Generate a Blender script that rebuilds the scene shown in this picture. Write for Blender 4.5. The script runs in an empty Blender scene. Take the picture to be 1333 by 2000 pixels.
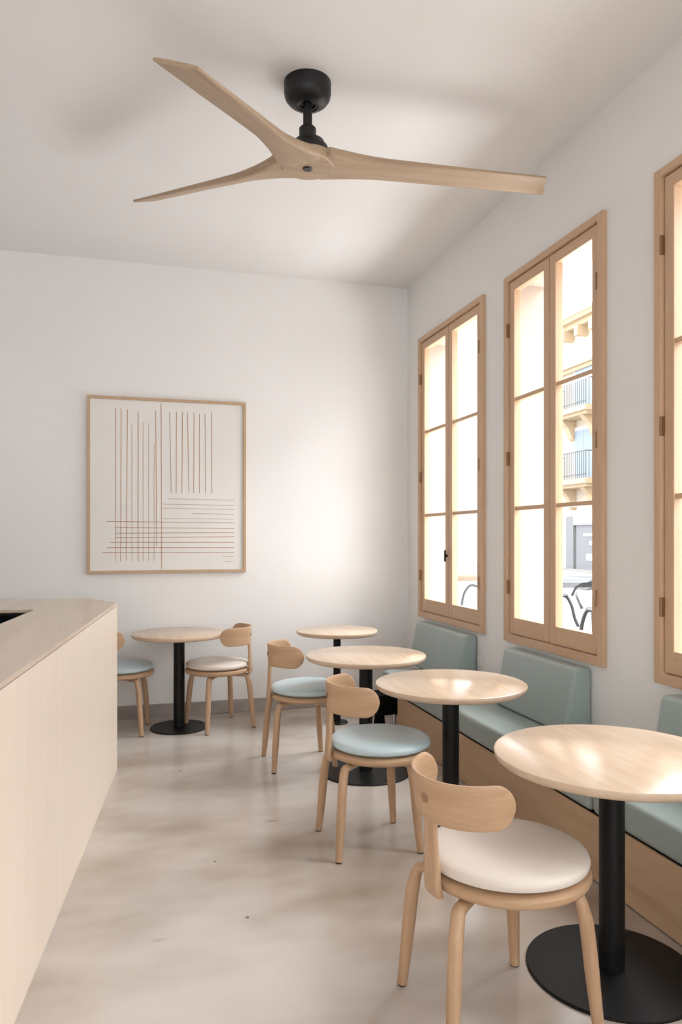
import bpy, bmesh, math, random
from mathutils import Vector, Matrix
random.seed(7)
PI = math.pi
scene = bpy.context.scene
COL = scene.collection

# ------------------------------------------------------------------ camera
FPX, HOR, CH = 1440.0, 1050.0, 1.5
YAW = math.atan(398/FPX); CA, SA = math.cos(YAW), math.sin(YAW)
cd = bpy.data.cameras.new('camera'); cam = bpy.data.objects.new('camera', cd); COL.objects.link(cam)
cam.location = (0, 0, CH); cam.rotation_euler = (PI/2, 0, -YAW)
cd.sensor_fit = 'HORIZONTAL'; cd.sensor_width = 36; cd.lens = 36*FPX/1333
cd.shift_y = (HOR-1000)/1333; cd.clip_start = .05; cd.clip_end = 300
scene.camera = cam

# ------------------------------------------------------------------ world, lights, exposure
scene.view_settings.view_transform = 'Standard'; scene.view_settings.look = 'None'
scene.view_settings.gamma = 1; scene.view_settings.use_curve_mapping = False
scene.view_settings.exposure = 0.32
SKY = 3.5
w = bpy.data.worlds.new('world'); scene.world = w; w.use_nodes = True
bg = w.node_tree.nodes['Background']; bg.inputs[0].default_value = (0.93, 0.97, 1.0, 1); bg.inputs[1].default_value = SKY

XR, YB, ZC = 2.388, 6.35, 3.78       # right wall, back wall, ceiling
XL, YF = -3.4, -3.6
WT = 0.24                            # right wall thickness
WINS = [(4.775, 6.027), (3.372, 4.463), (1.88, 2.974), (0.45, 1.55), (-1.0, 0.1), (-2.5, -1.4)]   # openings along the right wall
WZ0, WZ1 = 0.815, 3.228

def area(name, loc, rot, sx, sy, power, color=(1, 1, 1), portal=False):
    d = bpy.data.lights.new(name, 'AREA'); d.shape = 'RECTANGLE'; d.size = sx; d.size_y = sy
    d.energy = power; d.color = color
    if portal: d.cycles.is_portal = True
    o = bpy.data.objects.new(name, d); COL.objects.link(o); o.location = loc; o.rotation_euler = rot
    return o
for i, (a, b) in enumerate(WINS[:3]):
    area('window_portal', (XR+WT+.03, (a+b)/2, (WZ0+WZ1)/2), (PI/2, 0, PI/2), b-a, WZ1-WZ0, 1, portal=True)
for i, (a, b) in enumerate(WINS[3:]):      # added fill lamps outside the unseen windows beside and behind the camera
    area('window_fill_light', (XR+WT+.05, (a+b)/2, (WZ0+WZ1)/2), (PI/2, 0, PI/2), b-a, WZ1-WZ0, 9, (.95, .98, 1))
area('rear_fill_light', (-.4, YF-.3, 1.6), (PI/2, 0, 0), 4.0, 2.6, 14, (.95, .98, 1))  # added lamp behind the camera, fills the room through the front opening
area('overhead_fill_light', (10.5, 4.0, 11.0), (0, math.radians(46), 0), 7, 14, 4500, (.95, .98, 1))  # added lamp high over the street, out of view, brightens the interior
area('ground_fill_light', (4.2, 5.6, .30), (PI, math.radians(-30), 0), 2.8, 6.0, 500, (.95, .98, 1))  # added upward lamp just above the paving, out of view, lights the ceiling
sd = bpy.data.lights.new('sun', 'SUN'); sd.energy = 1.2; sd.angle = .01; sd.color = (1, .96, .9)
so = bpy.data.objects.new('sun', sd); COL.objects.link(so); so.rotation_euler = Vector((-.5, -.25, .8)).to_track_quat('Z', 'Y').to_euler()

# ------------------------------------------------------------------ helpers
def link(name, me, parent=None):
    o = bpy.data.objects.new(name, me); COL.objects.link(o)
    if parent: o.parent = parent
    return o
def obj(name, bm, mat, parent=None, smooth=False, loc=None, rot=None):
    me = bpy.data.meshes.new(name); bmesh.ops.recalc_face_normals(bm, faces=bm.faces[:])
    bm.to_mesh(me); bm.free(); me.materials.append(mat)
    if smooth:
        for p in me.polygons: p.use_smooth = True
        try: me.set_sharp_from_angle(angle=math.radians(38))
        except Exception: pass
    o = link(name, me, parent)
    if loc is not None: o.location = loc
    if rot is not None: o.rotation_euler = rot
    return o
def tag(o, label, cat, group=None):
    o['label'] = label; o['category'] = cat
    if group: o['group'] = group
    return o
def thing(name, label, cat, loc=(0, 0, 0), rz=0, group=None):
    o = bpy.data.objects.new(name, None); COL.objects.link(o); o.empty_display_size = .1
    o.location = loc; o.rotation_euler = (0, 0, rz)
    return tag(o, label, cat, group)
def struct(name, bm, mat, **k):
    o = obj(name, bm, mat, **k); o['kind'] = 'structure'; return o
def box(bm, x0, x1, y0, y1, z0, z1, bev=0, seg=2):
    vs = [bm.verts.new(p) for p in [(x0,y0,z0),(x1,y0,z0),(x1,y1,z0),(x0,y1,z0),(x0,y0,z1),(x1,y0,z1),(x1,y1,z1),(x0,y1,z1)]]
    fs = [bm.faces.new([vs[i] for i in f]) for f in [(0,3,2,1),(4,5,6,7),(0,1,5,4),(1,2,6,5),(2,3,7,6),(3,0,4,7)]]
    if bev: bmesh.ops.bevel(bm, geom=list({e for f in fs for e in f.edges}), offset=bev, segments=seg, affect='EDGES', profile=.5)
    return bm
def prism(bm, pts, axis, a, b, bev=0, seg=3):
    """polygon pts extruded along axis ('x','y','z') from a to b"""
    def P(p, t):
        return {'x': (t, p[0], p[1]), 'y': (p[0], t, p[1]), 'z': (p[0], p[1], t)}[axis]
    A = [bm.verts.new(P(p, a)) for p in pts]; B = [bm.verts.new(P(p, b)) for p in pts]
    n = len(pts); fs = [bm.faces.new(A), bm.faces.new(B[::-1])]
    for i in range(n): fs.append(bm.faces.new([A[i], A[(i+1) % n], B[(i+1) % n], B[i]]))
    bmesh.ops.recalc_face_normals(bm, faces=fs)
    if bev: bmesh.ops.bevel(bm, geom=list({e for f in fs for e in f.edges}), offset=bev, segments=seg, affect='EDGES', profile=.5)
    return bm
def lathe(bm, prof, n=64, cx=0, cy=0):
    rings = []
    for r, z in prof:
        if r < 1e-6: rings.append([bm.verts.new((cx, cy, z))])
        else: rings.append([bm.verts.new((cx+r*math.cos(2*PI*k/n), cy+r*math.sin(2*PI*k/n), z)) for k in range(n)])
    for A, B in zip(rings, rings[1:]):
        for k in range(n):
            a, b = A[k % len(A)], A[(k+1) % len(A)]; c, d = B[(k+1) % len(B)], B[k % len(B)]
            vs = []
            for v in (a, b, c, d):
                if v not in vs: vs.append(v)
            if len(vs) > 2: bm.faces.new(vs)
    return bm
def loft(bm, secs, cap=True):
    R = [[bm.verts.new(p) for p in s] for s in secs]
    n = len(R[0])
    for A, B in zip(R, R[1:]):
        for k in range(n): bm.faces.new([A[k], A[(k+1) % n], B[(k+1) % n], B[k]])
    if cap: bm.faces.new(R[0][::-1]); bm.faces.new(R[-1])
    return bm
def tube(bm, pts, r, n=14, rz=None, cap=True):
    """sweep; r number or list; rz: second radius list for oval sections"""
    pts = [Vector(p) for p in pts]; m = len(pts)
    rr = r if isinstance(r, (list, tuple)) else [r]*m
    secs = []; up = None
    for i, p in enumerate(pts):
        t = (pts[min(i+1, m-1)]-pts[max(i-1, 0)]).normalized()
        if up is None:
            up = Vector((0, 0, 1)) if abs(t.z) < .9 else Vector((1, 0, 0))
        s = t.cross(up).normalized(); up = s.cross(t).normalized()
        r2 = rz[i] if rz else rr[i]
        secs.append([p+s*rr[i]*math.cos(2*PI*k/n)+up*r2*math.sin(2*PI*k/n) for k in range(n)])
    return loft(bm, secs, cap)
def spline(pts, k=8):
    P = [Vector(p) for p in pts]; P = [P[0]*2-P[1]]+P+[P[-1]*2-P[-2]]; out = []
    for i in range(1, len(P)-2):
        for j in range(k):
            t = j/k; a, b, c, d = P[i-1:i+3]
            out.append(.5*((2*b)+(c-a)*t+(2*a-5*b+4*c-d)*t*t+(3*b-a-3*c+d)*t**3))
    return out+[P[-2]]
# pixel -> point on a known plane of the room (used to lay things out)
def inv(u, v, z):
    d = FPX*(CH-z)/(v-HOR); l = (u-666.5)/FPX*d
    return Vector((l*CA+d*SA, -l*SA+d*CA, z))
def on_y(u, v, Y):
    t = (u-666.5)/FPX; X = Y*(SA+t*CA)/(CA-t*SA); d = X*SA+Y*CA
    return X, CH-(v-HOR)*d/FPX

# ------------------------------------------------------------------ materials
def newmat(name):
    m = bpy.data.materials.new(name); m.use_nodes = True
    nt = m.node_tree; b = nt.nodes['Principled BSDF']; return m, nt, b
def ramp(nt, fac, stops):
    r = nt.nodes.new('ShaderNodeValToRGB'); nt.links.new(fac, r.inputs[0])
    el = r.color_ramp.elements
    while len(el) < len(stops): el.new(.5)
    for e, (p, c) in zip(el, stops): e.position = p; e.color = (*c, 1) if len(c) == 3 else c
    return r.outputs[0]
def coords(nt, scale, kind='Object', rot=(0, 0, 0)):
    tc = nt.nodes.new('ShaderNodeTexCoord'); mp = nt.nodes.new('ShaderNodeMapping')
    nt.links.new(tc.outputs[kind], mp.inputs[0]); mp.inputs['Scale'].default_value = scale; mp.inputs['Rotation'].default_value = rot
    return mp.outputs[0]
def noise(nt, vec, scale, detail=3, rough=.5, dist=0):
    n = nt.nodes.new('ShaderNodeTexNoise'); n.inputs['Scale'].default_value = scale; n.inputs['Detail'].default_value = detail
    n.inputs['Roughness'].default_value = rough; n.inputs['Distortion'].default_value = dist
    nt.links.new(vec, n.inputs['Vector']); return n.outputs[0]
def bump(nt, b, h, strength, dist=.002):
    n = nt.nodes.new('ShaderNodeBump'); n.inputs['Strength'].default_value = strength; n.inputs['Distance'].default_value = dist
    nt.links.new(h, n.inputs['Height']); nt.links.new(n.outputs[0], b.inputs['Normal'])
def mixc(nt, f, a, b, mode='MIX'):
    m = nt.nodes.new('ShaderNodeMix'); m.data_type = 'RGBA'; m.blend_type = mode
    for s, v in ((m.inputs[0], f), (m.inputs[6], a), (m.inputs[7], b)):
        if isinstance(v, (int, float)): s.default_value = v
        elif isinstance(v, tuple): s.default_value = (*v, 1)
        else: nt.links.new(v, s)
    return m.outputs[2]
def plain(name, col, rough=.5, metal=0, var=.03, scale=8, spec=None):
    m, nt, b = newmat(name); v = coords(nt, (1, 1, 1))
    f = noise(nt, v, scale, 3)
    c0 = tuple(max(0, x*(1-var)) for x in col); c1 = tuple(min(1, x*(1+var)) for x in col)
    nt.links.new(ramp(nt, f, [(.3, c0), (.7, c1)]), b.inputs['Base Color'])
    b.inputs['Roughness'].default_value = rough; b.inputs['Metallic'].default_value = metal
    if spec is not None: b.inputs['Specular IOR Level'].default_value = spec
    return m
def wood(name, light, dark, grain='x', rough=.42, s=1.0, contrast=1.0, planks=0):
    m, nt, b = newmat(name)
    sc = {'x': (1.2, 14, 14), 'y': (14, 1.2, 14), 'z': (14, 14, 1.2), 'h': (1.6, 1.6, 20)}[grain]
    v = coords(nt, tuple(q*s for q in sc))
    n1 = noise(nt, v, 1.6, 6, .6, .35)
    v2 = coords(nt, tuple(q*s*4.5 for q in sc)); n2 = noise(nt, v2, 2.0, 4, .7)
    mid = tuple((l+d)/2 for l, d in zip(light, dark))
    c1 = ramp(nt, n1, [(.30, dark), (.5, mid), (.72, light)])
    c2 = ramp(nt, n2, [(.25, tuple(x*.86 for x in mid)), (.7, light)])
    col = mixc(nt, .35*contrast, c1, c2)
    if planks:
        vp = coords(nt, {'x': (.35, planks, planks), 'y': (planks, .35, planks), 'z': (planks, planks, .35)}[grain])
        vo = nt.nodes.new('ShaderNodeTexVoronoi'); vo.inputs['Scale'].default_value = 1.0; nt.links.new(vp, vo.inputs['Vector'])
        bw = nt.nodes.new('ShaderNodeSeparateColor'); nt.links.new(vo.outputs['Color'], bw.inputs[0])
        tint = ramp(nt, bw.outputs[0], [(0, (.90, .87, .84)), (1, (1, 1, 1))])
        col = mixc(nt, 1.0, col, tint, 'MULTIPLY')
    nt.links.new(col, b.inputs['Base Color']); b.inputs['Roughness'].default_value = rough
    bump(nt, b, n2, .06, .001)
    return m
M = {}
M['wall'] = plain('warm_white_plaster', (.84, .825, .81), .75, var=.012, scale=1.2)
M['ceil'] = plain('ceiling_plaster', (.83, .81, .80), .8, var=.012, scale=1.2)
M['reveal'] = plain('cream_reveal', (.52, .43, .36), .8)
M['oak_win_z'] = wood('window_oak_vertical', (.66, .45, .295), (.52, .335, .205), 'z', .45)
M['oak_win_y'] = wood('window_oak_horizontal', (.66, .45, .295), (.52, .335, .205), 'y', .45)
M['beech'] = wood('chair_beech', (.56, .37, .225), (.38, .225, .125), 'h', .36, s=1.0)
M['beech_z'] = wood('chair_beech_leg', (.56, .37, .23), (.38, .23, .13), 'z', .36, s=1.3)
M['top'] = wood('table_beech', (.71, .56, .43), (.59, .435, .305), 'y', .2, planks=3)
M['bench'] = wood('bench_oak', (.60, .41, .26), (.44, .28, .165), 'y', .45, s=.6)
M['counter'] = wood('counter_maple', (.80, .69, .58), (.76, .645, .53), 'z', .42, s=.5, contrast=.5)
M['worktop'] = wood('counter_top_maple', (.67, .54, .435), (.60, .475, .375), 'y', .26, s=.5, contrast=.6)
M['picframe'] = wood('picture_frame_wood', (.56, .39, .25), (.46, .31, .19), 'z', .45)
M['fan'] = wood('fan_blade_wood', (.50, .37, .25), (.33, .225, .145), 'x', .5, s=1.0)
M['plug'] = plain('dark_wood_plug', (.30, .17, .09), .45)
M['black'] = plain('black_powder_coat', (.008, .008, .008), .4, spec=.2)
M['blackf'] = plain('black_fan_metal', (.010, .010, .011), .42, spec=.35)
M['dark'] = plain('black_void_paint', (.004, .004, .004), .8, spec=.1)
M['rubber'] = plain('black_rubber', (.02, .02, .02), .7)
M['steel'] = plain('brushed_steel', (.55, .55, .55), .3, .9)
M['brass'] = plain('aged_brass', (.30, .19, .11), .4, .8)
M['paper'] = plain('artwork_paper', (.80, .775, .745), .7, var=.008)
M['ink'] = plain('terracotta_ink', (.48, .27, .15), .7, var=.1, scale=30)
M['socket'] = plain('white_plastic', (.78, .76, .74), .4)
def vinyl(name, col, rough=.36):
    m, nt, b = newmat(name); v = coords(nt, (1, 1, 1))
    n = noise(nt, v, 3, 3); nt.links.new(ramp(nt, n, [(.3, tuple(c*.96 for c in col)), (.7, col)]), b.inputs['Base Color'])
    b.inputs['Roughness'].default_value = rough
    n2 = noise(nt, v, 350, 2); bump(nt, b, n2, .08, .0006); return m
M['blue'] = vinyl('pale_blue_leatherette', (.50, .61, .645))
M['sage'] = vinyl('sage_blue_leatherette', (.34, .41, .395))
M['cream'] = vinyl('cream_leatherette', (.71, .635, .565), .4)
# polished concrete floor
def concrete(name, light, mid, dark, rough0, rough1, sc=1.0, chips=True):
    m, nt, b = newmat(name); v = coords(nt, (1, 1, 1)); vs = coords(nt, (.8, 1.5, 1), rot=(0, 0, .5))
    n1 = noise(nt, vs, 1.1*sc, 3, .5); n2 = noise(nt, v, 9.0*sc, 5, .6); n3 = noise(nt, v, .6*sc, 2)
    c = ramp(nt, n1, [(.36, dark), (.50, mid), (.58, light)])
    c = mixc(nt, .12, c, ramp(nt, n2, [(.3, dark), (.7, light)]))
    c = mixc(nt, .30, c, ramp(nt, n3, [(.42, (dark[0]*1.1, dark[1]*1.02, dark[2]*.95)), (.56, light)]))
    if chips:
        vo = nt.nodes.new('ShaderNodeTexVoronoi'); vo.inputs['Scale'].default_value = 3.2; nt.links.new(v, vo.inputs['Vector'])
        k = ramp(nt, vo.outputs['Distance'], [(.022, (1, 1, 1)), (.03, (0, 0, 0))])
        c = mixc(nt, k, c, (.14, .10, .075))
        vo2 = nt.nodes.new('ShaderNodeTexVoronoi'); vo2.inputs['Scale'].default_value = 1.5; nt.links.new(coords(nt, (1, 2.2, 1), rot=(0, 0, .9)), vo2.inputs['Vector'])
        c = mixc(nt, ramp(nt, vo2.outputs['Distance'], [(.03, (.5, .5, .5)), (.075, (0, 0, 0))]), c, (.30, .23, .17))
    nt.links.new(c, b.inputs['Base Color'])
    r = ramp(nt, n2, [(.3, (rough0,)*3), (.7, (rough1,)*3)]); nt.links.new(r, b.inputs['Roughness'])
    return m
M['floor'] = concrete('polished_concrete', (.58, .53, .49), (.50, .445, .40), (.32, .255, .205), .15, .23)
M['skirt'] = concrete('cement_skirting', (.40, .355, .325), (.33, .29, .265), (.25, .22, .20), .6, .7, 4, False)
def glass(name):
    m = bpy.data.materials.new(name); m.use_nodes = True; nt = m.node_tree; nt.nodes.clear()
    out = nt.nodes.new('ShaderNodeOutputMaterial'); mx = nt.nodes.new('ShaderNodeMixShader')
    t = nt.nodes.new('ShaderNodeBsdfTransparent'); g = nt.nodes.new('ShaderNodeBsdfGlossy'); g.inputs['Roughness'].default_value = .02
    lw = nt.nodes.new('ShaderNodeLayerWeight'); lw.inputs[0].default_value = .5
    pw = nt.nodes.new('ShaderNodeMath'); pw.operation = 'POWER'; pw.inputs[1].default_value = 5; nt.links.new(lw.outputs['Facing'], pw.inputs[0])
    fr = nt.nodes.new('ShaderNodeMath'); fr.operation = 'MULTIPLY_ADD'; fr.inputs[1].default_value = .4; fr.inputs[2].default_value = .02; nt.links.new(pw.outputs[0], fr.inputs[0])
    nt.links.new(fr.outputs[0], mx.inputs[0]); nt.links.new(t.outputs[0], mx.inputs[1]); nt.links.new(g.outputs[0], mx.inputs[2])
    nt.links.new(mx.outputs[0], out.inputs[0]); return m
M['glass'] = glass('window_glass')
# outdoors
M['facade'] = plain('cream_facade', (.60, .52, .43), .85, scale=1)
M['facade2'] = plain('white_facade', (.86, .84, .80), .85, scale=1)
M['stone'] = plain('warm_stone_trim', (.50, .38, .25), .85)
M['iron'] = plain('wrought_iron', (.10, .10, .11), .6)
M['shutter'] = plain('blue_grey_shutter', (.27, .33, .40), .6)
M['shop'] = plain('grey_shopfront', (.20, .205, .22), .5)
M['awning'] = plain('pale_awning', (.48, .49, .51), .7)
M['pave'] = concrete('street_paving', (.36, .35, .34), (.30, .29, .28), (.22, .21, .20), .8, .9, 2, False)
M['alu'] = plain('grey_tube_metal', (.035, .035, .038), .35, .3)
M['tabtop'] = plain('grey_terrace_top', (.07, .075, .08), .4)
M['railwood'] = plain('tan_rail_wood', (.16, .10, .06), .5)

# ------------------------------------------------------------------ room shell
bm = bmesh.new(); box(bm, XL-.2, XR+WT, YF-.2, YB+.2, -.2, 0); struct('floor', bm, M['floor'])
bm = bmesh.new(); box(bm, XL-.2, XR+WT, YF-.2, YB+.2, ZC, ZC+.25); struct('ceiling', bm, M['ceil'])
bm = bmesh.new(); box(bm, XL-.2, XR+WT, YB, YB+.2, 0, ZC); struct('wall_back', bm, M['wall'])
bm = bmesh.new(); box(bm, XL-.2, XL, YF, YB, 0, ZC); struct('wall_left', bm, M['wall'])
# right wall with window openings
bm = bmesh.new()
def wseg(y0, y1, z0, z1): box(bm, XR, XR+WT, y0, y1, z0, z1)
ys = sorted(WINS); INS = .035
wseg(YF, YB, 0, WZ0+INS); wseg(YF, YB, WZ1-INS, ZC)
prev = YF
for a, b in ys:
    wseg(prev, a+INS, WZ0+INS, WZ1-INS); prev = b-INS
wseg(prev, YB, WZ0+INS, WZ1-INS)
struct('wall_right', bm, M['wall'])
# front wall (behind the camera) with the shopfront opening
bm = bmesh.new(); box(bm, XL-.2, -2.4, YF-.2, YF, 0, ZC); box(bm, 1.6, XR+WT, YF-.2, YF, 0, ZC); box(bm, -2.4, 1.6, YF-.2, YF, 2.9, ZC); box(bm, -2.4, 1.6, YF-.2, YF, 0, .3)
struct('wall_front', bm, M['wall'])
bm = bmesh.new(); box(bm, XL, XR, YB-.018, YB, 0, .112, .004); struct('baseboard_back', bm, M['skirt'])
bm = bmesh.new(); box(bm, XR-.018, XR, 5.95, YB-.018, 0, .112, .004); struct('baseboard_right', bm, M['skirt'])

def window(n, y0, y1, z0, z1, full=True):
    r = bpy.data.objects.new('window_%d' % n, None); COL.objects.link(r); r.location = (XR, (y0+y1)/2, z0); r['kind'] = 'structure'
    h = (y1-y0)/2; H = z1-z0; c = .05
    bm = bmesh.new(); box(bm, -.028, .06, -h, -h+c, 0, H, .004); box(bm, -.028, .06, h-c, h, 0, H, .004)
    obj('casing_stile', bm, M['oak_win_z'], r)
    bm = bmesh.new(); box(bm, -.0275, .06, -h+.001, h-.001, 0, c, .004); box(bm, -.0275, .06, -h+.001, h-.001, H-c+.01, H, .004)
    obj('casing_rail', bm, M['oak_win_y'], r)
    # dark rebate behind the sash joint
    for k, sgn in enumerate((-1, 1)):          # sgn +1: far sash (larger y)
        a, b = (-h+c+.006, -.0035) if sgn < 0 else (.0035, h-c-.006)
        x0, x1 = -.012, .04
        sb, st = c+.006, H-c+.004
        sw, tr, br = .062, .062, .105
        bm = bmesh.new(); box(bm, x0, x1, a, a+sw, sb, st, .004); box(bm, x0, x1, b-sw, b, sb, st, .004)
        s = obj('sash_stile', bm, M['oak_win_z'], r)
        bm = bmesh.new(); ga, gb, g0, g1 = a+sw, b-sw, sb+br, st-tr
        box(bm, x0+.001, x1, ga-.002, gb+.002, sb, g0, .003); box(bm, x0+.001, x1, ga-.002, gb+.002, g1, st, .003)
        for q in (1, 2):
            zz = g0+(g1-g0)*q/3; box(bm, x0+.008, x1-.006, ga-.002, gb+.002, zz-.013, zz+.013, .004)
        obj('sash_rail', bm, M['oak_win_y'], r)
        bm = bmesh.new(); box(bm, .016, .019, ga-.004, gb+.004, g0-.004, g1+.004); obj('pane', bm, M['glass'], r)
        if full:
            yy = -h+c+.002 if sgn < 0 else h-c-.002
            for zz in (.36, H*.5, H-.36):
                bm = bmesh.new(); box(bm, -.034, -.010, yy-.006, yy+.006, zz-.045, zz+.045, .003)
                obj('hinge', bm, M['brass'], r)
    if n == 1:
        bm = bmesh.new(); box(bm, -.03, -.012, .014, .026, .53, .55, .002); box(bm, -.040, -.028, .012, .028, .495, .585, .003)
        obj('handle', bm, M['black'], r)
    return r
for i, (a, b) in enumerate(WINS):
    window(i+1, a, b, WZ0, WZ1, i < 3)
# reveal lining (cream render on the outer jambs, head and sill of each opening)
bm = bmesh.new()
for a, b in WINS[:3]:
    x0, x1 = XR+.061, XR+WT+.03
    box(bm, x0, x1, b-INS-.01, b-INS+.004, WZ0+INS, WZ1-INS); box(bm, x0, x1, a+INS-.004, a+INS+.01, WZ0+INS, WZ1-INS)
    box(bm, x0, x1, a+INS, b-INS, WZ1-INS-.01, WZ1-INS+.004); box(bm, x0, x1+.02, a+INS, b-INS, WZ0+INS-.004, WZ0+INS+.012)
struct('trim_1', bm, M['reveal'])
# shopfront frame behind the camera
r = bpy.data.objects.new('window_7', None); COL.objects.link(r); r.location = (-.4, YF, .3); r['kind'] = 'structure'
bm = bmesh.new()
for x in (-2, -.70, .66, 1.94): box(bm, x, x+.06, -.1, -.02, 0, 2.6)
box(bm, -2, 2, -.1, -.02, 0, .06); box(bm, -2, 2, -.1, -.02, 2.54, 2.6)
obj('frame', bm, M['oak_win_z'], r)
bm = bmesh.new(); box(bm, -1.98, 1.98, -.062, -.058, .03, 2.57); obj('pane', bm, M['glass'], r)

# ------------------------------------------------------------------ service counter
ct = thing('service_counter', 'long pale maple service counter with a cut-out in its top, at the left', 'counter', (-.126, 4.98, 0))
O = Vector((-.126, 4.98))
def L(x, y): return (x-O.x, y-O.y)
ye = -1.0; slope = .0955
def fx(y): return -.126-slope*(4.98-y)
outer = [(-.126, 4.98), (-.318, 5.36), (-1.75, 5.66), (-2.3, ye), (fx(ye), ye)]
body = [L(*p) for p in outer]
bm = bmesh.new(); prism(bm, [(p[0]*.999, p[1]*.999) for p in body], 'z', 0, 1.060)
for f in [f for f in bm.faces if abs(f.normal.z) > .9 and f.calc_center_median().z > .5]: bm.faces.remove(f)
obj('panel', bm, M['counter'], ct)
# worktop with a rounded rectangular cut-out
dv = Vector((-slope, -1)).normalized(); nv = Vector((-dv.y*-1, dv.x*-1)); nv = Vector((-1, slope)).normalized()
T = Vector((-.575, 4.63))
def rrect(T, e1, l1, e2, l2, r, k=8):
    cs = [T, T+e1*l1, T+e1*l1+e2*l2, T+e2*l2]; out = []
    for i, c in enumerate(cs):
        p = (cs[i-1]-c).normalized(); q = (cs[(i+1) % 4]-c).normalized(); cc = c+p*r+q*r
        for j in range(k+1):
            t = j/k*PI/2; out.append(cc - q*r*math.cos(t) - p*r*math.sin(t))
    return out
hole = [L(p.x, p.y) for p in rrect(T, dv, 1.3, nv, .62, .035)]
bm = bmesh.new(); zt, zb = 1.080, 1.062
def loops(z):
    A = [bm.verts.new((*p, z)) for p in body]; B = [bm.verts.new((*p, z)) for p in hole]
    E = [bm.edges.new((V[i], V[(i+1) % len(V)])) for V in (A, B) for i in range(len(V))]
    bmesh.ops.triangle_fill(bm, edges=E, use_beauty=True, use_dissolve=False)
    return A, B
A1, B1 = loops(zt); A0, B0 = loops(zb)
for P, Q in ((A0, A1), (B0, B1)):
    for i in range(len(P)): bm.faces.new([P[i], P[(i+1) % len(P)], Q[(i+1) % len(P)], Q[i]])
obj('worktop', bm, M['worktop'], ct)
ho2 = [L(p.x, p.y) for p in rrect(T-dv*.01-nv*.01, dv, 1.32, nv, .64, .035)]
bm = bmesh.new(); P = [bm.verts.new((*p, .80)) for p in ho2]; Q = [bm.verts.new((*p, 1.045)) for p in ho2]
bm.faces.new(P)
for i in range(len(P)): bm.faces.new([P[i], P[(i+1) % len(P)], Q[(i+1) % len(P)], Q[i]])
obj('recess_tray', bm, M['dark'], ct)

# ------------------------------------------------------------------ framed artwork
YP = YB-.034
x0, z1a = on_y(170, 770, YP); x1, z1b = on_y(481, 787, YP); _, z0a = on_y(170, 1121, YP)
pz0, pz1 = z0a, (z1a+z1b)/2
pc = ((x0+x1)/2, YB, pz0)
pt = thing('framed_artwork', 'large framed abstract line drawing hanging on the back wall', 'picture', pc)
hw = (x1-x0)/2; ph = pz1-pz0; fw = .024
bm = bmesh.new(); box(bm, -hw, -hw+fw, -.034, -.002, 0, ph, .002); box(bm, hw-fw, hw, -.034, -.002, 0, ph, .002)
box(bm, -hw+.001, hw-.001, -.0335, -.002, 0, fw, .002); box(bm, -hw+.001, hw-.001, -.0335, -.002, ph-fw, ph, .002); obj('frame', bm, M['picframe'], pt)
bm = bmesh.new(); box(bm, -hw+.01, hw-.01, -.018, -.004, .01, ph-.01); pap = obj('paper', bm, M['paper'], pt)
st = [(320,213,320,1318),(358,213,355,1318),(405,222,395,1312),(437,332,437,1318),(482,235,482,1318),(518,312,518,1318),(558,322,558,1318),(597,470,597,1318),(609,228,615,1210),(648,178,652,1372),
 (710,240,721,825),(759,238,757,825),(802,238,799,825),(838,243,850,825),(886,243,884,825),(925,253,925,825),(966,253,970,825),(1013,243,1015,830),
 (697,866,1177,878),(660,906,1180,915),(660,935,1177,945),(870,974,1177,980),(660,1010,1177,1015),(255,1031,1177,1041),(312,1075,1177,1082),(315,1116,1177,1112),(312,1150,1177,1141),
 (280,1182,1177,1182),(255,1221,1177,1221),(222,1257,1177,1254),(1085,1285,1170,1286),(1110,1321,1170,1322)]
thin = {7, 3, 5, 6, 18, 19, 20, 21, 22, 30, 31}
bm = bmesh.new()
for i, (a, b, c, d) in enumerate(st):
    p = Vector(on_y(140+a/3.703, 740+b/3.703, YB-.018)); q = Vector(on_y(140+c/3.703, 740+d/3.703, YB-.018))
    wd = .0016 if i in thin else .0026
    t = (q-p).normalized()*0+Vector(((q-p).y*-1, (q-p).x)).normalized()*wd
    cs = [p-t, p+t, q+t*.8, q-t*.8]
    yv = -.0192-(.0001*(i % 5))
    A = [bm.verts.new((k.x-pc[0], yv, k.y-pz0)) for k in cs]; B = [bm.verts.new((k.x-pc[0], -.0178, k.y-pz0)) for k in cs]
    bm.faces.new(A); bm.faces.new(B[::-1])
    for k in range(4): bm.faces.new([A[k], A[(k+1) % 4], B[(k+1) % 4], B[k]])
obj('drawn_lines', bm, M['ink'], pap)

# ------------------------------------------------------------------ ceiling fan
fl = -.168; fd = 3.70
FX, FY = fl*CA+fd*SA, -fl*SA+fd*CA
fan = thing('ceiling_fan', 'three-blade pale wood ceiling fan with black ceiling mount', 'fan', (FX, FY, ZC))
bm = bmesh.new(); lathe(bm, [(0, 0), (.118, 0), (.118, -.056), (.112, -.078), (.098, -.096), (.078, -.110), (.055, -.116), (.055, -.112), (.040, -.112), (.038, -.102), (0, -.102)], 64)
obj('ceiling_mount', bm, M['blackf'], fan, True)
bm = bmesh.new(); lathe(bm, [(0, -.10), (.023, -.10), (.023, -.26), (0, -.26)], 32); obj('downrod', bm, M['blackf'], fan, True)
bm = bmesh.new(); lathe(bm, [(0, -.222), (.036, -.222), (.043, -.23), (.043, -.30), (0, -.30)], 40); obj('rod_collar', bm, M['blackf'], fan, True)
bm = bmesh.new(); lathe(bm, [(0, -.285), (.055, -.285), (.075, -.296), (.080, -.312), (.092, -.322), (.098, -.34), (.098, -.375), (0, -.375)], 56, .008, -.004)
obj('motor_housing', bm, M['blackf'], fan, True)
HZ = -.395
hub = Vector((FX, FY, ZC+HZ))
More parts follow.
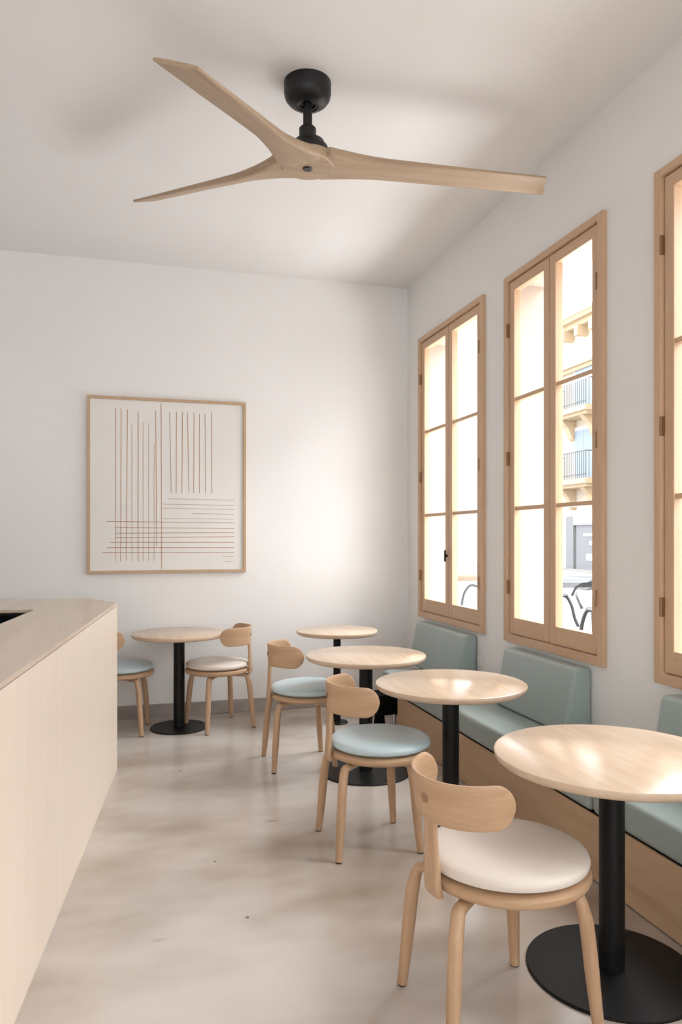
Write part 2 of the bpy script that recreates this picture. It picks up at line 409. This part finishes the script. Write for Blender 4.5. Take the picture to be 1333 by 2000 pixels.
def blade(tip_px, dz, pitch_tip, wtip, slant):
    tip = inv(tip_px[0], tip_px[1], hub.z+dz)
    L_ = (tip-hub).length; e = (tip-hub)/L_; n = Vector((0, 0, 1)).cross(e).normalized()
    up0 = e.cross(n)
    secs = []; N = 44; ns = 20
    for i in range(N+1):
        t = i/N; s = .0 + t*L_
        # width along the blade: wedge at the hub, waist, broad paddle
        if s < .085: wd = .045+ 2*s*1.30
        else:
            q = (s-.085)/(L_-.085)
            wd = .266*(1-min(1, q/.30))**2 + (1-(1-min(1, q/.30))**2)*(.148+(wtip-.148)*min(1, q*1.4))
        q = t
        th = .040*(1-q)**1.6+.018+.006*(1-q)
        th = min(th, .056)
        pit = -math.radians(pitch_tip)*min(1, max(0, (t-.05)/.30))
        nn = n*math.cos(pit)+up0*math.sin(pit); uu = e.cross(nn)
        c = Vector((0, 0, 0))+e*s + up0*(-.0 + .0*t)
        sec = []
        for k in range(ns):
            a = 2*PI*k/ns; ca, sa_ = math.cos(a), math.sin(a)
            x = math.copysign(abs(ca)**.28, ca)*wd/2; y = math.copysign(abs(sa_)**.45, sa_)*th/2
            y *= (1-.15*(abs(x)/(wd/2))**3*min(1, t*3))
            sl = slant*(x/(wd/2))*max(0, (t-.85)/.15)
            sec.append(c+nn*x+uu*y+e*sl)
        secs.append(sec)
    bm = bmesh.new(); loft(bm, secs); R = Matrix(((e.x, e.y, e.z), (n.x, n.y, n.z), (up0.x, up0.y, up0.z)))
    bmesh.ops.transform(bm, matrix=R.to_4x4(), verts=bm.verts)
    o = obj('fan_blade', bm, M['fan'], fan, True); o.matrix_local = Matrix.Translation((0, 0, HZ)) @ R.transposed().to_4x4()
    return o
blade((1064, 363), .03, 6, .155, .03)
blade((285, 391), .12, 21, .16, .02)
blade((342, 124), -.12, 21, .20, -.01)
bm = bmesh.new(); lathe(bm, [(0, HZ-.033), (.10, HZ-.0325), (.125, HZ-.030), (.133, HZ-.022), (.133, HZ+.018), (.127, HZ+.026), (0, HZ+.026)], 64); obj('blade_hub', bm, M['fan'], fan, True)
bm = bmesh.new(); lathe(bm, [(0, HZ-.040), (.02, HZ-.040), (.024, HZ-.036), (.024, HZ-.02), (0, HZ-.02)], 32); obj('hub_cap', bm, M['alu'], fan, True)

# ------------------------------------------------------------------ bench along the windows
bn = thing('wall_bench', 'long low oak-fronted banquette with sage seat cushions under the windows', 'bench', (XR, 2.2, 0))
bm = bmesh.new(); box(bm, 1.922-XR, -.002, -2.8, 3.13, .006, .289, .002); obj('oak_base', bm, M['bench'], bn)
bm = bmesh.new(); box(bm, 1.932-XR, -.004, -2.79, 3.125, 0, .30); obj('shadow_gap_strip', bm, M['dark'], bn)
for a, b in ((-2.8, -1.25), (-1.25, .62), (.62, 2.24), (2.24, 3.47)):
    bm = bmesh.new(); box(bm, 1.912-XR, -.001, a+.002, b-.002, .294, .432, .032, 5)
    o = obj('seat_cushion', bm, M['sage'], bn, True)
def bback(y0, y1, label):
    t = thing('bench_backrest', label, 'backrest', (XR, (y0+y1)/2, .43), 0, 'padded backrests on the window wall')
    h = (y1-y0)/2
    bm = bmesh.new(); prism(bm, [(-.175, .002), (-.0015, .002), (-.0015, .362), (-.108, .362)], 'y', -h, h, .024, 5)
    p = obj('padded_back', bm, M['sage'], t, True)
    bm = bmesh.new(); tube(bm, [(-.108+.012, -h+.004, .362-.018), (-.16, -h+.004, .05)], .003, 8); obj('seam_piping', bm, M['sage'], t, True)
    return t
bback(4.90, 5.86, 'sage upholstered backrest farthest away, in the corner beneath the farthest window')
bback(3.50, 4.31, 'sage upholstered backrest in the middle, beneath the middle window')
bback(1.95, 2.83, 'sage upholstered backrest at the right edge, cut off by the frame, behind the nearest table')
# black box standing at the open end of the bench
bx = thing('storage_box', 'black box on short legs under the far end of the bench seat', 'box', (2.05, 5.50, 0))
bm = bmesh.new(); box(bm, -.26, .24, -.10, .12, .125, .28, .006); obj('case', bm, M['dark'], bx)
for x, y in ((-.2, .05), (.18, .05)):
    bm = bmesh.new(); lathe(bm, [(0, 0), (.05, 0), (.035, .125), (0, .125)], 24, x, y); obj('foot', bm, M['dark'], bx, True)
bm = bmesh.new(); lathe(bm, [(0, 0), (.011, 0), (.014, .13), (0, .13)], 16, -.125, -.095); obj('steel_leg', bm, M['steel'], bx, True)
# wall socket
sk = thing('wall_socket', 'small white power socket on the window wall beside a backrest', 'socket', (XR, 4.86, .60))
bm = bmesh.new(); box(bm, -.010, 0, -.035, .035, -.04, .04, .003); obj('plate', bm, M['socket'], sk)
bm = bmesh.new(); box(bm, -.014, -.009, -.018, .018, -.02, .02, .002); obj('outlet_cover', bm, M['socket'], sk)

# ------------------------------------------------------------------ tables
def table(x, y, r, label, cr=.043, br=.29, zt=.752):
    t = thing('bistro_table', label, 'table', (x, y, 0), 0, 'round cafe tables')
    bm = bmesh.new(); lathe(bm, [(0, zt), (r-.006, zt), (r-.001, zt-.003), (r, zt-.008), (r-.001, zt-.018), (r-.010, zt-.030), (r-.018, zt-.034), (0, zt-.034)], 128)
    obj('table_top', bm, M['top'], t, True)
    bm = bmesh.new(); lathe(bm, [(0, .006), (cr, .006), (cr, zt-.0345), (0, zt-.0345)], 48); obj('column', bm, M['black'], t, True)
    bm = bmesh.new(); lathe(bm, [(0, 0), (br, 0), (br, .006), (br-.004, .010), (cr+.01, .013), (0, .013)], 96); obj('base_plate', bm, M['black'], t, True)
    return t
table(.318, 5.955, .368, 'round wooden table on black pedestal, standing left by the back wall between two chairs', .043, .225)
table(1.562, 5.775, .33, 'smallest looking round table, far right in the back corner, on thin black pedestal', .03, .09)
table(1.415, 4.52, .386, 'round wooden table in front of the back corner one, second farthest of the window row', .043, .29)
table(1.562, 3.522, .388, 'round wooden table in the window row, next behind the nearest table', .043, .085)
table(1.588, 2.215, .402, 'nearest and largest looking round table, cut off by the right edge', .043, .29)

# ------------------------------------------------------------------ chairs
LEGC = Vector((-.065, 0))
def make_chair():
    t = thing('dining_chair', '', 'chair', (0, 0, 0), 0, 'round-seat bentwood chairs')
    zr = .432
    bm = bmesh.new(); lathe(bm, [(0, zr), (.238, zr), (.249, zr+.006), (.254, zr+.016), (.252, zr+.028), (.242, zr+.036), (.20, zr+.038), (0, zr+.038)], 96)
    obj('seat_ring', bm, M['beech'], t, True)
    zc = zr+.038
    bm = bmesh.new(); lathe(bm, [(0, zc), (.212, zc), (.226, zc+.005), (.246, zc+.016), (.249, zc+.027), (.246, zc+.037), (.236, zc+.046), (.215, zc+.053), (.17, zc+.058), (.10, zc+.061), (0, zc+.062)], 96)
    obj('seat_cushion', bm, M['blue'], t, True)
    # curved back band
    ch, sg = .2, .18; R = (ch*ch+sg*sg)/(2*sg); ha = math.acos((R-sg)/R)
    Larc = R*ha; hh = .072; zb = .728; back = -.264
    secs = []; N = 60
    for i in range(N+1):
        # cosine spacing toward the ends
        u = -math.cos(PI*i/N); sarc = u*(Larc+.012); rr = hh*.98
        d = abs(sarc)-(Larc+.012-rr)
        h = hh if d <= 0 else math.sqrt(max(1e-6, hh*hh*(1-(d/rr)**2)))
        h = max(h, .004)
        ang = sarc/R; sec = []
        for k in range(16):
            a = 2*PI*k/16; ca, sa_ = math.cos(a), math.sin(a)
            tz = math.copysign(abs(sa_)**.25, sa_)*h; tn = math.copysign(abs(ca)**.5, ca)*.0075
            lean = -.05*tz
            rad = R+tn-lean
            sec.append(Vector((back+R-rad*math.cos(ang), rad*math.sin(ang), zb+tz)))
        secs.append(sec)
    bm = bmesh.new(); loft(bm, secs); br = obj('backrest_band', bm, M['beech'], t, True)
    bm = bmesh.new(); lathe(bm, [(0, -.001), (.013, -.001), (.013, .002), (0, .002)], 28)
    bmesh.ops.transform(bm, matrix=Matrix.Translation((back-.0085, 0, zb+.005)) @ Matrix.Rotation(-PI/2, 4, 'Y') @ Matrix.Scale(1.2, 4), verts=bm.verts)
    obj('wood_plug', bm, M['plug'], br, True)
    # centre post, a bent lath
    path = [(-.262, .422, .034, .011), (-.267, .44, .035, .013), (-.267, .47, .033, .012), (-.264, .52, .029, .011), (-.262, .60, .026, .010), (-.257, .68, .024, .010), (-.252, .77, .022, .007)]
    secs = []
    for x, z, wy_, tx in path:
        secs.append([Vector((x+math.copysign(abs(math.cos(a))**.45, math.cos(a))*tx, math.copysign(abs(math.sin(a))**.45, math.sin(a))*wy_, z)) for a in [2*PI*k/20 for k in range(20)]])
    bm = bmesh.new(); loft(bm, secs); obj('back_post', bm, M['beech_z'], t, True)
    # legs bent under the seat
    for sx in (-1, 1):
        for sy in (-1, 1):
            fx_, fy_ = sx*.202, sy*.195
            tx_, ty_ = sx*.155, sy*.145
            top = Vector((tx_, ty_, 0)); zt_ = zr-.017
            d = Vector((fx_-tx_, fy_-ty_, 0))
            pts = [(tx_*.25, ty_*.25, zt_), (tx_*.75, ty_*.75, zt_), (tx_*1.0, ty_*1.0, zt_-.003), (tx_+d.x*.22, ty_+d.y*.22, zt_-.020), (tx_+d.x*.38, ty_+d.y*.38, zt_-.06), (tx_+d.x*.52, ty_+d.y*.52, .30), (tx_+d.x*.80, ty_+d.y*.80, .12), (fx_, fy_, .006)]
            sp = spline(pts, 7); n = len(sp)
            r1 = [.0215 if q.z > .2 else .0165+.005*q.z/.2 for q in sp]; r2 = [min(.0165, r+.0) if q.z > zt_-.012 else (.0165+ (r-.0165)*min(1, (zt_-.012-q.z)/.06)) for q, r in zip(sp, r1)]
            bm = bmesh.new(); tube(bm, sp, r1, 16, r2)
            lg = obj('leg', bm, M['beech_z'], t, True); lg.location = (LEGC.x, LEGC.y, 0)
            bm = bmesh.new(); lathe(bm, [(0, 0), (.0145, 0), (.0145, .008), (0, .008)], 20, fx_, fy_); obj('foot_glide', bm, M['rubber'], lg, True)
    return t
chair0 = make_chair()
cream_me = None
def dup(root):
    r = root.copy(); COL.objects.link(r)
    for c0 in list(root.children):
        c = c0.copy(); COL.objects.link(c); c.parent = r
        for g0 in list(c0.children):
            g = g0.copy(); COL.objects.link(g); g.parent = c
    return r
def put(o, x, y, rz, label, cream=False, legrot=None):
    global cream_me
    o.location = (x, y, 0); o.rotation_euler = (0, 0, math.radians(rz)); o['label'] = label
    for c in o.children:
        nm = c.name.split('.')[0]
        if nm == 'seat_cushion' and cream:
            if cream_me is None:
                cream_me = c.data.copy(); cream_me.materials[0] = M['cream']
            c.data = cream_me
        if nm == 'leg' and legrot is not None:
            d = math.radians(legrot-rz); c.rotation_euler = (0, 0, d)
            c.location = (LEGC.x*.3, LEGC.y, 0)
chairs = [chair0]+[dup(chair0) for _ in range(4)]
chairs[0].scale = (1.04, 1.03, 1)
for c in chairs[0].children:                 # this chair's back leans out a little and one front leg stands wider
    nm = c.name.split('.')[0]
    if nm in ('backrest_band', 'back_post'):
        B_ = Matrix.Translation((-.268, 0, .718)) @ Matrix.Diagonal((.86, .94, .95, 1)) @ Matrix.Translation((.264, 0, -.728)) if nm == 'backrest_band' else Matrix.Identity(4)
        c.matrix_basis = Matrix.Rotation(math.radians(12), 4, 'Z') @ Matrix.Translation((-.256, 0, .43)) @ Matrix.Rotation(-.08, 4, 'Y') @ Matrix.Translation((.256, 0, -.43)) @ B_
wl = [c for c in chairs[0].children if c.name.split('.')[0] == 'leg'][2]; wl.location.x += .06
put(chairs[0], 1.135, 2.130, 0, 'nearest chair, bentwood with a cream round seat cushion, in front of the nearest table', True)
put(chairs[1], 1.163, 3.475, 0, 'bentwood chair with pale blue seat, directly behind the nearest cream-seated chair')
put(chairs[2], 1.105, 4.830, 0, 'bentwood chair with pale blue seat, farthest of the row facing the windows')
put(chairs[3], .615, 5.93, 160, 'bentwood chair with cream seat by the back wall, right of the left-hand table', True, 200)
put(chairs[4], -.125, 5.98, 28, 'bentwood chair with blue seat by the back wall, half hidden behind the counter', False, -8)

# ------------------------------------------------------------------ the street outside
GZ = .25
bm = bmesh.new(); box(bm, XR+WT+.05, 60, -10, 70, GZ-.3, GZ); struct('ground', bm, M['pave'])
bA = thing('apartment_building', 'cream balconied building across the street, seen through the middle window', 'building', (17, 20, GZ))
def part(name, mat, par, f, smooth=False):
    bm = bmesh.new(); f(bm); return obj(name, bm, mat, par, smooth)
Y1 = 7.4   # local end of facade A
part('facade', M['facade'], bA, lambda b: box(b, 0, 8, -14, Y1, 0, 10.2))
part('cornice', M['stone'], bA, lambda b: (box(b, -.55, .1, -14, Y1+.3, 9.75, 9.95), box(b, -.35, .1, -14, Y1+.15, 9.55, 9.75)))
part('roof', M['facade2'], bA, lambda b: prism(b, [(-.8, 9.96), (6, 9.96), (6, 11.6)], 'y', -14, Y1+.3))
for k in range(8): part('cornice_bracket', M['stone'], bA, lambda b: box(b, -.5, .02, Y1-.2-k*.95-.12, Y1-.2-k*.95+.12, 9.15, 9.55))
part('moulding', M['stone'], bA, lambda b: (box(b, -.3, .02, -14, Y1+.1, 8.05, 8.25), box(b, -.18, .02, -14, Y1, 7.9, 8.05)))
for y, z in ((5.4, 3.5), (5.4, 6.25), (1.6, 3.5), (1.6, 6.25), (-2.6, 3.5), (-2.6, 6.25)):
    bl = part('balcony', M['stone'], bA, lambda b: (box(b, -.9, .02, y-1.35, y+1.5, z-.2, z), box(b, -.75, .02, y-1.2, y+1.35, z-.32, z-.2)))
    def rail(b):
        for zz in (.12, 1.0): box(b, -.87, -.84, y-1.32, y+1.47, z+zz, z+zz+.035)
        for k in range(22):
            yy = y-1.30+k*.131; box(b, -.865, -.845, yy-.009, yy+.009, z, z+1.0)
        for k in range(7):
            xx = -.86+k*.14
            for yy in (y-1.32, y+1.46): box(b, xx-.009, xx+.009, yy-.009, yy+.009, z, z+1.0)
        for yy in (y-1.32, y+1.46): box(b, -.87, 0, yy-.015, yy+.015, z+1.0, z+1.035)
    part('railing', M['iron'], bl, rail)
    for yy in (y-.75, y+.75): part('corbel', M['stone'], bl, lambda b: prism(b, [(-.7, z-.32), (0, z-.32), (0, z-1.15), (-.18, z-1.05), (-.38, z-.62)], 'y', yy-.14, yy+.14, .02))
    dr = part('balcony_door', M['facade2'], bA, lambda b: (box(b, -.06, .02, y-.72, y+.72, z, z+2.15)))
    part('door_shutter', M['shutter'], dr, lambda b: (box(b, -.08, -.055, y-.6, y-.02, z+.05, z+2.0), box(b, -.08, -.055, y+.02, y+.6, z+.05, z+2.0)))
part('shopfront', M['shop'], bA, lambda b: (box(b, -.08, .02, 2.4, 5.9, 0, 2.0)))
part('shop_fascia', M['awning'], bA, lambda b: (box(b, -.16, .02, 2.4, 6.0, 1.75, 2.15)))
part('shop_display', M['awning'], bA, lambda b: (box(b, -.10, -.07, 2.9, 5.4, 1.3, 1.42), box(b, -.10, -.07, 2.7, 5.0, .95, 1.12), box(b, -.10, -.07, 3.2, 5.2, .35, .62)))
part('pilaster', M['shop'], bA, lambda b: box(b, -.14, .02, 6.02, 6.55, 0, 2.1))
bB = thing('white_house', 'white house farther down the street beyond the balconied building', 'building', (16.5, 28.6, GZ))
part('facade', M['facade2'], bB, lambda b: box(b, 0, 8, 0, 16, 0, 8.5))
for za, zb_ in ((.3, 2.4), (4.0, 5.6)):
    part('window', M['shutter'], bB, lambda b: box(b, -.05, .02, .6, 1.5, za, zb_))
    part('lintel', M['stone'], bB, lambda b: box(b, -.12, .02, .4, 1.7, zb_+.1, zb_+.25))

# terrace furniture
tt = thing('terrace_table', 'grey rectangular terrace table outside the middle window', 'table', (5.45, 8.3, GZ), math.radians(-12))
part('table_top', M['tabtop'], tt, lambda b: box(b, -.6, .6, -.4, .4, .70, .735, .008))
part('apron', M['alu'], tt, lambda b: box(b, -.5, .5, -.32, .32, .63, .70))
for sx in (-1, 1):
    for sy in (-1, 1):
        part('leg', M['alu'], tt, lambda b: tube(b, [(sx*.48, sy*.3, .65), (sx*.53, sy*.34, 0)], .022, 10), True)
def terrace_chair():
    t = thing('terrace_chair', '', 'chair', (0, 0, 0), 0, 'metal terrace chairs outside')
    part('seat', M['tabtop'], t, lambda b: lathe(b, [(0, .43), (.2, .43), (.215, .44), (.2, .45), (0, .45)], 36), True)
    for s in (-1, 1):
        part('leg', M['alu'], t, lambda b: tube(b, spline([(.02, s*.14, .43), (.10, s*.17, .40), (.17, s*.19, .28), (.21, s*.205, .12), (.26, s*.23, 0)], 5), .022, 10), True)
        part('leg', M['alu'], t, lambda b: tube(b, spline([(-.02, s*.14, .43), (-.12, s*.17, .38), (-.20, s*.19, .22), (-.31, s*.22, 0)], 5), .022, 10), True)
        part('arm', M['alu'], t, lambda b: tube(b, spline([(.16, s*.2, .43), (.2, s*.25, .58), (.1, s*.26, .66), (-.15, s*.24, .67), (-.22, s*.19, .70)], 5), .018, 10), True)
    part('back_hoop', M['alu'], t, lambda b: tube(b, spline([(-.16, -.18, .43), (-.22, -.19, .68), (-.26, -.12, .86), (-.27, 0, .90), (-.26, .12, .86), (-.22, .19, .68), (-.16, .18, .43)], 6), .019, 10), True)
    part('back_slat', M['alu'], t, lambda b: tube(b, spline([(-.17, -.07, .43), (-.25, -.05, .72), (-.265, 0, .80), (-.25, .05, .72), (-.17, .07, .43)], 6), .009, 8), True)
    return t
tc = terrace_chair()
for i, (x, y, rz, lab) in enumerate([(5.1, 7.25, 75, 'bent metal terrace chair nearest the middle window pane'), (6.05, 7.5, 120, 'bent metal terrace chair at the right end of the terrace table'),
                                     (5.7, 9.3, -80, 'bent metal terrace chair on the far side of the terrace table')]):
    o = tc if i == 0 else dup(tc)
    o.location = (x, y, GZ); o.rotation_euler = (0, 0, math.radians(rz)); o['label'] = lab
rk = thing('hoop_rail', 'wooden rail above bent steel hoops, outside the farthest window', 'rail', (4.05, 8.55, GZ), math.radians(-14))
part('rail', M['railwood'], rk, lambda b: tube(b, [(-.18, 0, .74), (.5, 0, .74)], .036, 14), True)
for x, y in ((-.02, .0), (.24, .03)):
    part('hoop', M['alu'], rk, lambda b: tube(b, spline([(x-.10, y, 0), (x-.07, y, .45), (x-.0, y, .62), (x+.09, y, .64), (x+.16, y, .55), (x+.17, y, 0)], 6), .016, 10), True)
